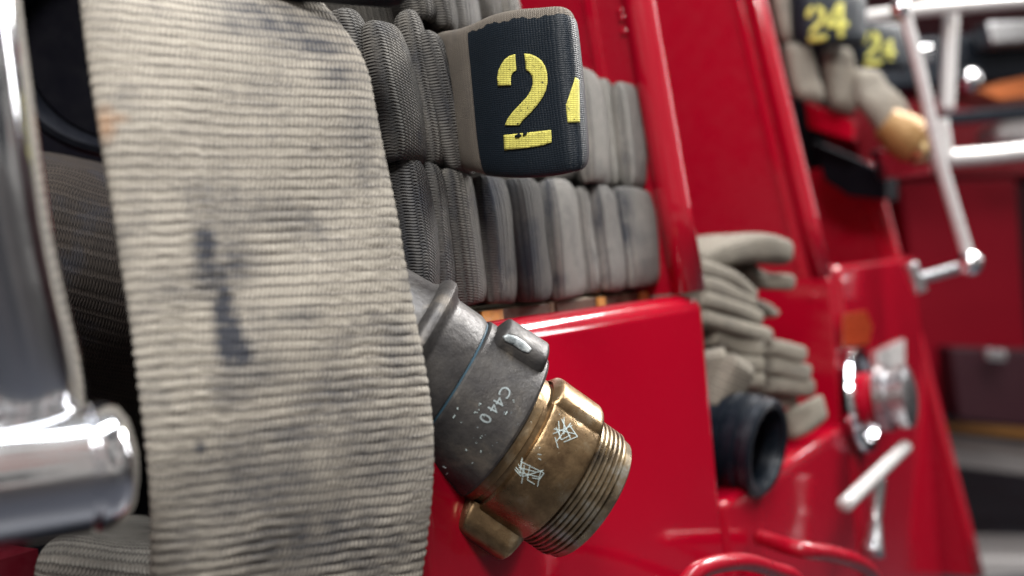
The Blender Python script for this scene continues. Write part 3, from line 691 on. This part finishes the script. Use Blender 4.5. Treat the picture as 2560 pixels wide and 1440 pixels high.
# ------------------------------------------------------------------ bay two: jumbled hoses
def far_fold(label, pts, d, wpx, thpx, mat=FARK, group='jumbled hose folds in the second bay', seed=1, tilt=.1, name='hose_fold', parent=None):
    """flat hose seen edge-on: pts in pixels, depth d (number or list), thpx = visible thickness, wpx = real width going back"""
    ds = d if hasattr(d, '__len__') else [d]*len(pts)
    A_ = []; B_ = []; wv = (Vector((.1, 1, 0))+Z*tilt).normalized()*wpx
    for (x, y), q in zip(pts, ds): p = PD(x, y, q); A_.append(p); B_.append(p+wv)
    o = ribbon(name, A_, B_, thpx, mat, parent, 90, 40, seed=seed, lump=.0012, ew=.35, et=.6, ends=.055)
    return tag(o, label, 'hose fold', group) if label else o
ff = [
 ('topmost fold of the jumbled pile, a long beige tongue', [(1760, 668), (1815, 640), (1885, 622), (1950, 620), (1992, 634)], [1.0, 1.02, 1.05, 1.07, 1.09], .0155),
 ('short beige fold directly below the topmost tongue', [(1880, 668), (1930, 700), (1995, 706)], [1.10, 1.10, 1.10], .010),
 ('narrow dark fold tucked below the short right fold', [(1900, 760), (1930, 772), (1950, 786)], [1.15, 1.15, 1.15], .009),
 ('upper of the slanting folds at the left of the pile', [(1755, 668), (1800, 680), (1850, 700), (1900, 742)], [.98, 1.0, 1.02, 1.04], .010),
 ('second slanting fold from the top at the left of the pile', [(1755, 705), (1810, 722), (1860, 744), (1900, 760)], [.98, 1.0, 1.02, 1.04], .010),
 ('third slanting fold from the top at the left of the pile', [(1760, 745), (1820, 762), (1870, 780), (1915, 800)], [.98, 1.0, 1.02, 1.04], .010),
 ('fourth slanting fold, ending above the two short columns', [(1760, 790), (1820, 808), (1880, 826), (1940, 846)], [.98, 1.0, 1.02, 1.04], .010),
 ('top fold of the left short column in the pile', [(1790, 840), (1850, 862), (1918, 872)], [1.0, 1.02, 1.03], .0105),
 ('middle fold of the left short column in the pile', [(1800, 890), (1860, 908), (1916, 914)], [1.01, 1.02, 1.03], .0095),
 ('bottom fold of the left short column in the pile', [(1800, 940), (1850, 950), (1918, 952)], [1.01, 1.02, 1.03], .0095),
 ('top fold of the right short column in the pile', [(1935, 866), (1980, 876), (2022, 888)], [1.10, 1.10, 1.10], .0105),
 ('middle fold of the right short column in the pile', [(1935, 912), (1985, 922), (2034, 934)], [1.10, 1.10, 1.10], .0105),
 ('bottom fold of the right short column in the pile', [(1930, 962), (1985, 966), (2044, 970)], [1.10, 1.10, 1.10], .011),
 ('flat fold just above the black coupling mouth', [(1880, 992), (1940, 1004), (2000, 1000)], [1.12, 1.12, 1.12], .010),
]
for i, (lab, pts, d, th) in enumerate(ff): far_fold(lab, pts, d,   .07, th*1.02, seed=100+i)
def slab(label, A, B, da, db, th, seed, mat=FARK, group='jumbled hose folds in the second bay'):
    o = ribbon('hose_fold', [PD(*p, d) for p, d in zip(A, da)], [PD(*p, d) for p, d in zip(B, db)], th, mat, None, 90, 50, seed=seed, lump=.0014, ew=.5, et=.7, ends=.2)
    return tag(o, label, 'hose fold', group)
slab('upright beige fold hanging at the far left of the pile', [(1740, 880), (1735, 940), (1730, 1010)], [(1815, 866), (1810, 930), (1796, 1000)], [.97]*3, [.97]*3, .013, 140)
slab('broad fold slanting down left above the black coupling', [(1830, 880), (1790, 950), (1755, 1020)], [(1880, 915), (1850, 970), (1815, 1040)], [.95]*3, [.97]*3, .013, 141)
slab('broad beige fold end right of the black coupling mouth', [(1950, 1030), (2000, 1010), (2050, 985)], [(1975, 1105), (2020, 1085), (2068, 1045)], [1.13, 1.13, 1.14], [1.12, 1.12, 1.13], .014, 142)
# black coupling in bay two
bc2 = PD(1878, 1112, .945); a2 = (RC*.86-UC*.12-F*.66).normalized(); s3 = .96/FPX
bc_ = empty('black_coupling', bc2, 'large black hose coupling with an open dark mouth below the jumbled folds', 'coupling')
lathe('body', pr([(-190, 106), (-70, 108), (-66, 120), (-40, 124), (-34, 116)], s3), bc2, a2, NAVY, bc_, 64)
lathe('collar_ring', pr([(-34, 112), (-30, 124), (0, 126), (6, 117), (14, 117), (20, 124), (40, 122), (48, 112), (44, 98), (20, 92), (-34, 90)], s3), bc2, a2, NAVY, bc_, 64)
lathe('mouth_shade', pr([(-30, 60), (-30, 88), (40, 96.5), (40, 97.5), (-20, 90)], s3), bc2, a2, DARK, bc_, 64)  # dark sleeve colours in the shade inside the open end
tag(tube('metal_pin', [PD(1740, 1160, .96), PD(1852, 1164, .97)], .0062, CHROME, None), 'short bright metal rod left of the black coupling', 'rod')

# ------------------------------------------------------------------ bay three: stencilled hoses, brass nozzle
def stencil_far(label, box_px, d, d2, seed, digits):
    (x0, y0, x1, y1) = box_px
    root = ribbon('stencilled_hose', [PD(x0-60, y0-6, d2), PD(x0, y0, d), PD(x1, y0+4, d), PD(x1+8, y0+8, d+.03), PD(x0+30, y0+8, d+.09)],
                  [PD(x0-45, y1-6, d2), PD(x0+10, y1, d), PD(x1+6, y1-2, d), PD(x1+12, y1, d+.03), PD(x0+30, y1-6, d+.09)], .011, FARK, None, 120, 60, seed=seed, lump=.001, flip=-1)
    tag(root, label, 'hose', 'stencilled hoses in the third bay')
    band = ribbon('black_paint_band', [PD(x0-60, y0-6, d2), PD(x0, y0, d), PD(x1, y0+4, d), PD(x1+8, y0+8, d+.03), PD(x0+30, y0+8, d+.09)],
                  [PD(x0-45, y1-6, d2), PD(x0+10, y1, d), PD(x1+6, y1-2, d), PD(x1+12, y1, d+.03), PD(x0+30, y1-6, d+.09)], .011, NAVYP, root, 120, 60, seed=seed, lump=.001, flip=-1, sub=(.16, .7), grow=.001)
    t = bvh(band)
    def sc(poly, ox, oy, k_): return [(ox+(x-1246)*k_, oy+(y-134)*k_) for x, y in poly]
    P = []
    for (kind, ox, oy, k_) in digits:
        if kind == '2': P += [sc(q, ox, oy, k_) for q in (two_a, two_b, bar)]
        else: P += [sc([(1290, 134), (1330, 134), (1330, 376), (1290, 376)], ox, oy, k_), sc([(1210, 262), (1289, 134), (1289, 190), (1245, 262), (1360, 262), (1360, 305), (1210, 305)], ox, oy, k_)]
    decal('yellow_digit', P, t, YELL2, root, .001, 4)
stencil_far('upper hose with black band and yellow 24, high in the third bay', (2005, -25, 2125, 112), 1.50, 1.62, 61, [('2', 2016, 14, .38), ('4', 2078, 8, .36)])
stencil_far('lower hose with black band and yellow 2, beside the slanting white rail', (2146, 58, 2238, 176), 1.62, 1.74, 62, [('2', 2156, 80, .36), ('4', 2212, 100, .22)])
G4 = 'hose folds in the third bay'
slab('tall upright pale fold close to the second divider top', [(1925, -40), (1945, 60), (1960, 110)], [(2000, -40), (2010, 60), (2012, 110)], [1.52]*3, [1.54]*3, .012, 150, FARK, G4)
slab('pale fold hanging below the upper yellow 24 at left', [(1960, 108), (1975, 190), (1990, 246)], [(2020, 110), (2040, 190), (2062, 262)], [1.5]*3, [1.52]*3, .012, 151, FARK, G4)
slab('pale fold hanging below the middle of the black bands', [(2055, 122), (2065, 200), (2078, 270)], [(2125, 118), (2136, 200), (2140, 285)], [1.54]*3, [1.56]*3, .012, 152, FARK, G4)
slab('grey hose running down to the brass nozzle', [(2110, 175), (2130, 240), (2170, 290), (2215, 360)], [(2195, 175), (2215, 215), (2250, 250), (2285, 300)], [1.56, 1.55, 1.53, 1.52], [1.57, 1.56, 1.54, 1.52], .016, 153, FARK, G4)
nz = PD(2240, 325, 1.50); na_ = axis(38, -.15); s4 = 1.5/FPX
nzo = empty('brass_nozzle', nz, 'blurred orange brass nozzle end pointing down right in the third bay', 'nozzle')
lathe('barrel', pr([(-34, 40), (-10, 46), (0, 52), (30, 56), (62, 54), (66, 48)], s4), nz, na_, plain('bright_brass', (.30, .175, .06), .55, .3, .3), nzo, 48)
lathe('tip', pr([(66, 44), (86, 46), (96, 38), (96, 20)], s4), nz, na_, plain('brass_tip', (.55, .42, .22), .35, .9, .3), nzo, 48)
tag(prism('nozzle_bracket', [PD(2188, 372, 1.56), PD(2330, 372, 1.50), PD(2338, 432, 1.50), PD(2215, 446, 1.56)], F*.03, STEEL, None, bevel=.004), 'small grey metal bracket under the brass nozzle', 'bracket')
prism('bay_shade_plate', [PX(2030, 352, 1.7), PX(2215, 430, 1.7), PX(2215, 500, 1.7), PX(2120, 490, 1.7), PX(2060, 450, 1.7)], (.1, 0, 0), DARK, truck, bevel=.003)  # dark plate stands in for the shade under the stacked hose
prism('shelf_edge', [PX(2010, 250, 1.62), PX(2135, 300, 1.62), PX(2135, 352, 1.62), PX(2020, 320, 1.62)], (.02, 0, 0), RED, truck, bevel=.003)

# ------------------------------------------------------------------ white rack at the upper right
rk = empty('ladder_rack', PD(2400, 400, 1.9), 'white tubular rack with a long slanting rail and round chrome joints at upper right', 'rack')
d5 = 1.45
tube('slanting_rail', [PD(2235, -60, d5), PD(2300, 180, d5), PD(2350, 400, d5), PD(2425, 655, d5)], .0092, WHITEP, rk)
tube('lower_arm', [PD(2428, 660, d5), PD(2290, 700, d5)], .0085, STEEL, rk)
tube('arm_end', [PD(2275, 660, d5), PD(2300, 730, d5)], .011, STEEL, rk)
for (px, py, r) in ((2250, 22, .014), (2425, 658, .0185)):
    lathe('joint_ball', [(r*math.cos(t)*-1, max(1e-4, r*math.sin(t))) for t in [math.pi*k_/16 for k_ in range(17)]], PD(px, py, d5-.01), F, CHROME, rk, 32, cap=False, smooth_ang=0)
tube('top_rail', [PD(2110, 52, 1.85), PD(2330, 22, 1.85), PD(2600, 0, 1.85)], .0135, WHITEP, rk)
tube('rack_post', [PD(2378, 20, 1.9), PD(2366, 275, 1.9)], .0145, WHITEP, rk)
tube('rack_post', [PD(2352, 300, 1.75), PD(2366, 400, 1.75)], .013, WHITEP, rk)
tube('middle_rail', [PD(2360, 398, 1.9), PD(2480, 388, 1.9), PD(2620, 372, 1.9)], .017, WHITEP, rk)
# things stowed behind the rack
def plank(name, q, d, th, mat, label, cat, bevel=.004, group=None):
    return tag(prism(name, [PD(*p, d) for p in q], F*th, mat, None, bevel=bevel), label, cat, group)
plank('equipment_box', [(2130, 100), (2700, 60), (2700, 190), (2150, 235)], 2.5, .2, NAVY, 'long dark equipment box behind the white rack post', 'box', .02)
plank('equipment_box', [(2465, 52), (2700, 40), (2700, 95), (2480, 112)], 2.4, .08, STEEL, 'grey metal case top at the right edge above the dark strip', 'case', .01)
plank('cargo_strap', [(2350, 282), (2700, 252), (2700, 286), (2365, 312)], 2.3, .02, NAVY, 'broad dark horizontal strap crossing behind the rack', 'strap')
plank('folded_tarp', [(2380, 175), (2470, 160), (2560, 150), (2700, 140), (2700, 240), (2520, 258), (2440, 240)], 2.6, .15, plain('tarp', (.5, .3, .25), .3, 0, .9, 9), 'crumpled pink and orange plastic tarp behind the rack', 'tarp', .03)
plank('white_bag', [(2500, 300), (2700, 280), (2700, 370), (2490, 352)], 2.6, .15, WHITEP, 'rounded white bag just above the middle rail', 'bag', .03)
plank('red_cabinet', [(2250, 455), (2540, 445), (2580, 1010), (2330, 1040)], 2.9, .5, plain('maroon_paint', (.24, .001, .012), .5, 0, .1, spec=.2), 'dark red cabinet panel behind the white rack arm', 'cabinet', .01)
plank('red_cabinet', [(2120, 240), (2800, 190), (2800, 440), (2160, 440)], 3.3, .3, RED_IN, 'red upper cabinet seen through the gaps of the rack', 'cabinet', .01)
plank('bumper', [(2345, 1100), (2800, 1150), (2800, 1220), (2360, 1165)], 3.2, .2, WHITEP, 'horizontal white bumper bar at the right edge', 'bumper', .02)
plank('amber_strip', [(2335, 1055), (2800, 1095), (2800, 1118), (2340, 1075)], 3.15, .05, OCHRE, 'thin amber strip above the white bumper', 'strip')
plank('white_kerb_block', [(2440, 1392), (2800, 1400), (2800, 1560), (2460, 1560)], 2.9, .3, WHITEP, 'white block at the bottom right corner', 'block', .02)

bk = lathe('glint_ball', [(-.03*math.cos(math.pi*k_/16), max(1e-4, .03*math.sin(math.pi*k_/16))) for k_ in range(17)], PD(2422, 200, 2.3), F, CHROME, None, 32, cap=False, smooth_ang=0)  # ball added to make one round blurred glint
tag(bk, 'round chrome ball added as a blurred glint in front of the crumpled tarp', 'ball')

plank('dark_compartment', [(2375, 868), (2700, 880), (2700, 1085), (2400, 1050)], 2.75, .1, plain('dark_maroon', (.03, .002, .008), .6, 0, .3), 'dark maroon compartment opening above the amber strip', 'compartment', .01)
plank('chrome_latch', [(2462, 872), (2520, 880), (2516, 905), (2466, 900)], 2.7, .02, CHROME, 'small chrome latch on the dark maroon compartment', 'latch', .004)
plank('chrome_latch', [(2270, 120), (2330, 112), (2332, 150), (2276, 158)], 2.35, .02, CHROME, 'small bright latch on the dark box left of the white post', 'latch', .004)
plank('paper_bundle', [(2620, 180), (2500, 205), (2440, 225), (2500, 250), (2640, 235)], 2.5, .03, plain('orange_film', (.6, .17, .05), .35, 0, .7, 12), 'orange wrapped bundle lying on the dark strap', 'bundle', .006)
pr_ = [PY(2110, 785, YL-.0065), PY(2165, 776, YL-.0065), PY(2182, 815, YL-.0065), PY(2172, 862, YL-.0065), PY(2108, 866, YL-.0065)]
prism('orange_reflection', pr_, (0, .002, 0), plain('reflection_orange', (.27, .03, .006), .3, 0, .2), truck, bevel=.0006)  # flat orange plate paints in a reflection on the box front
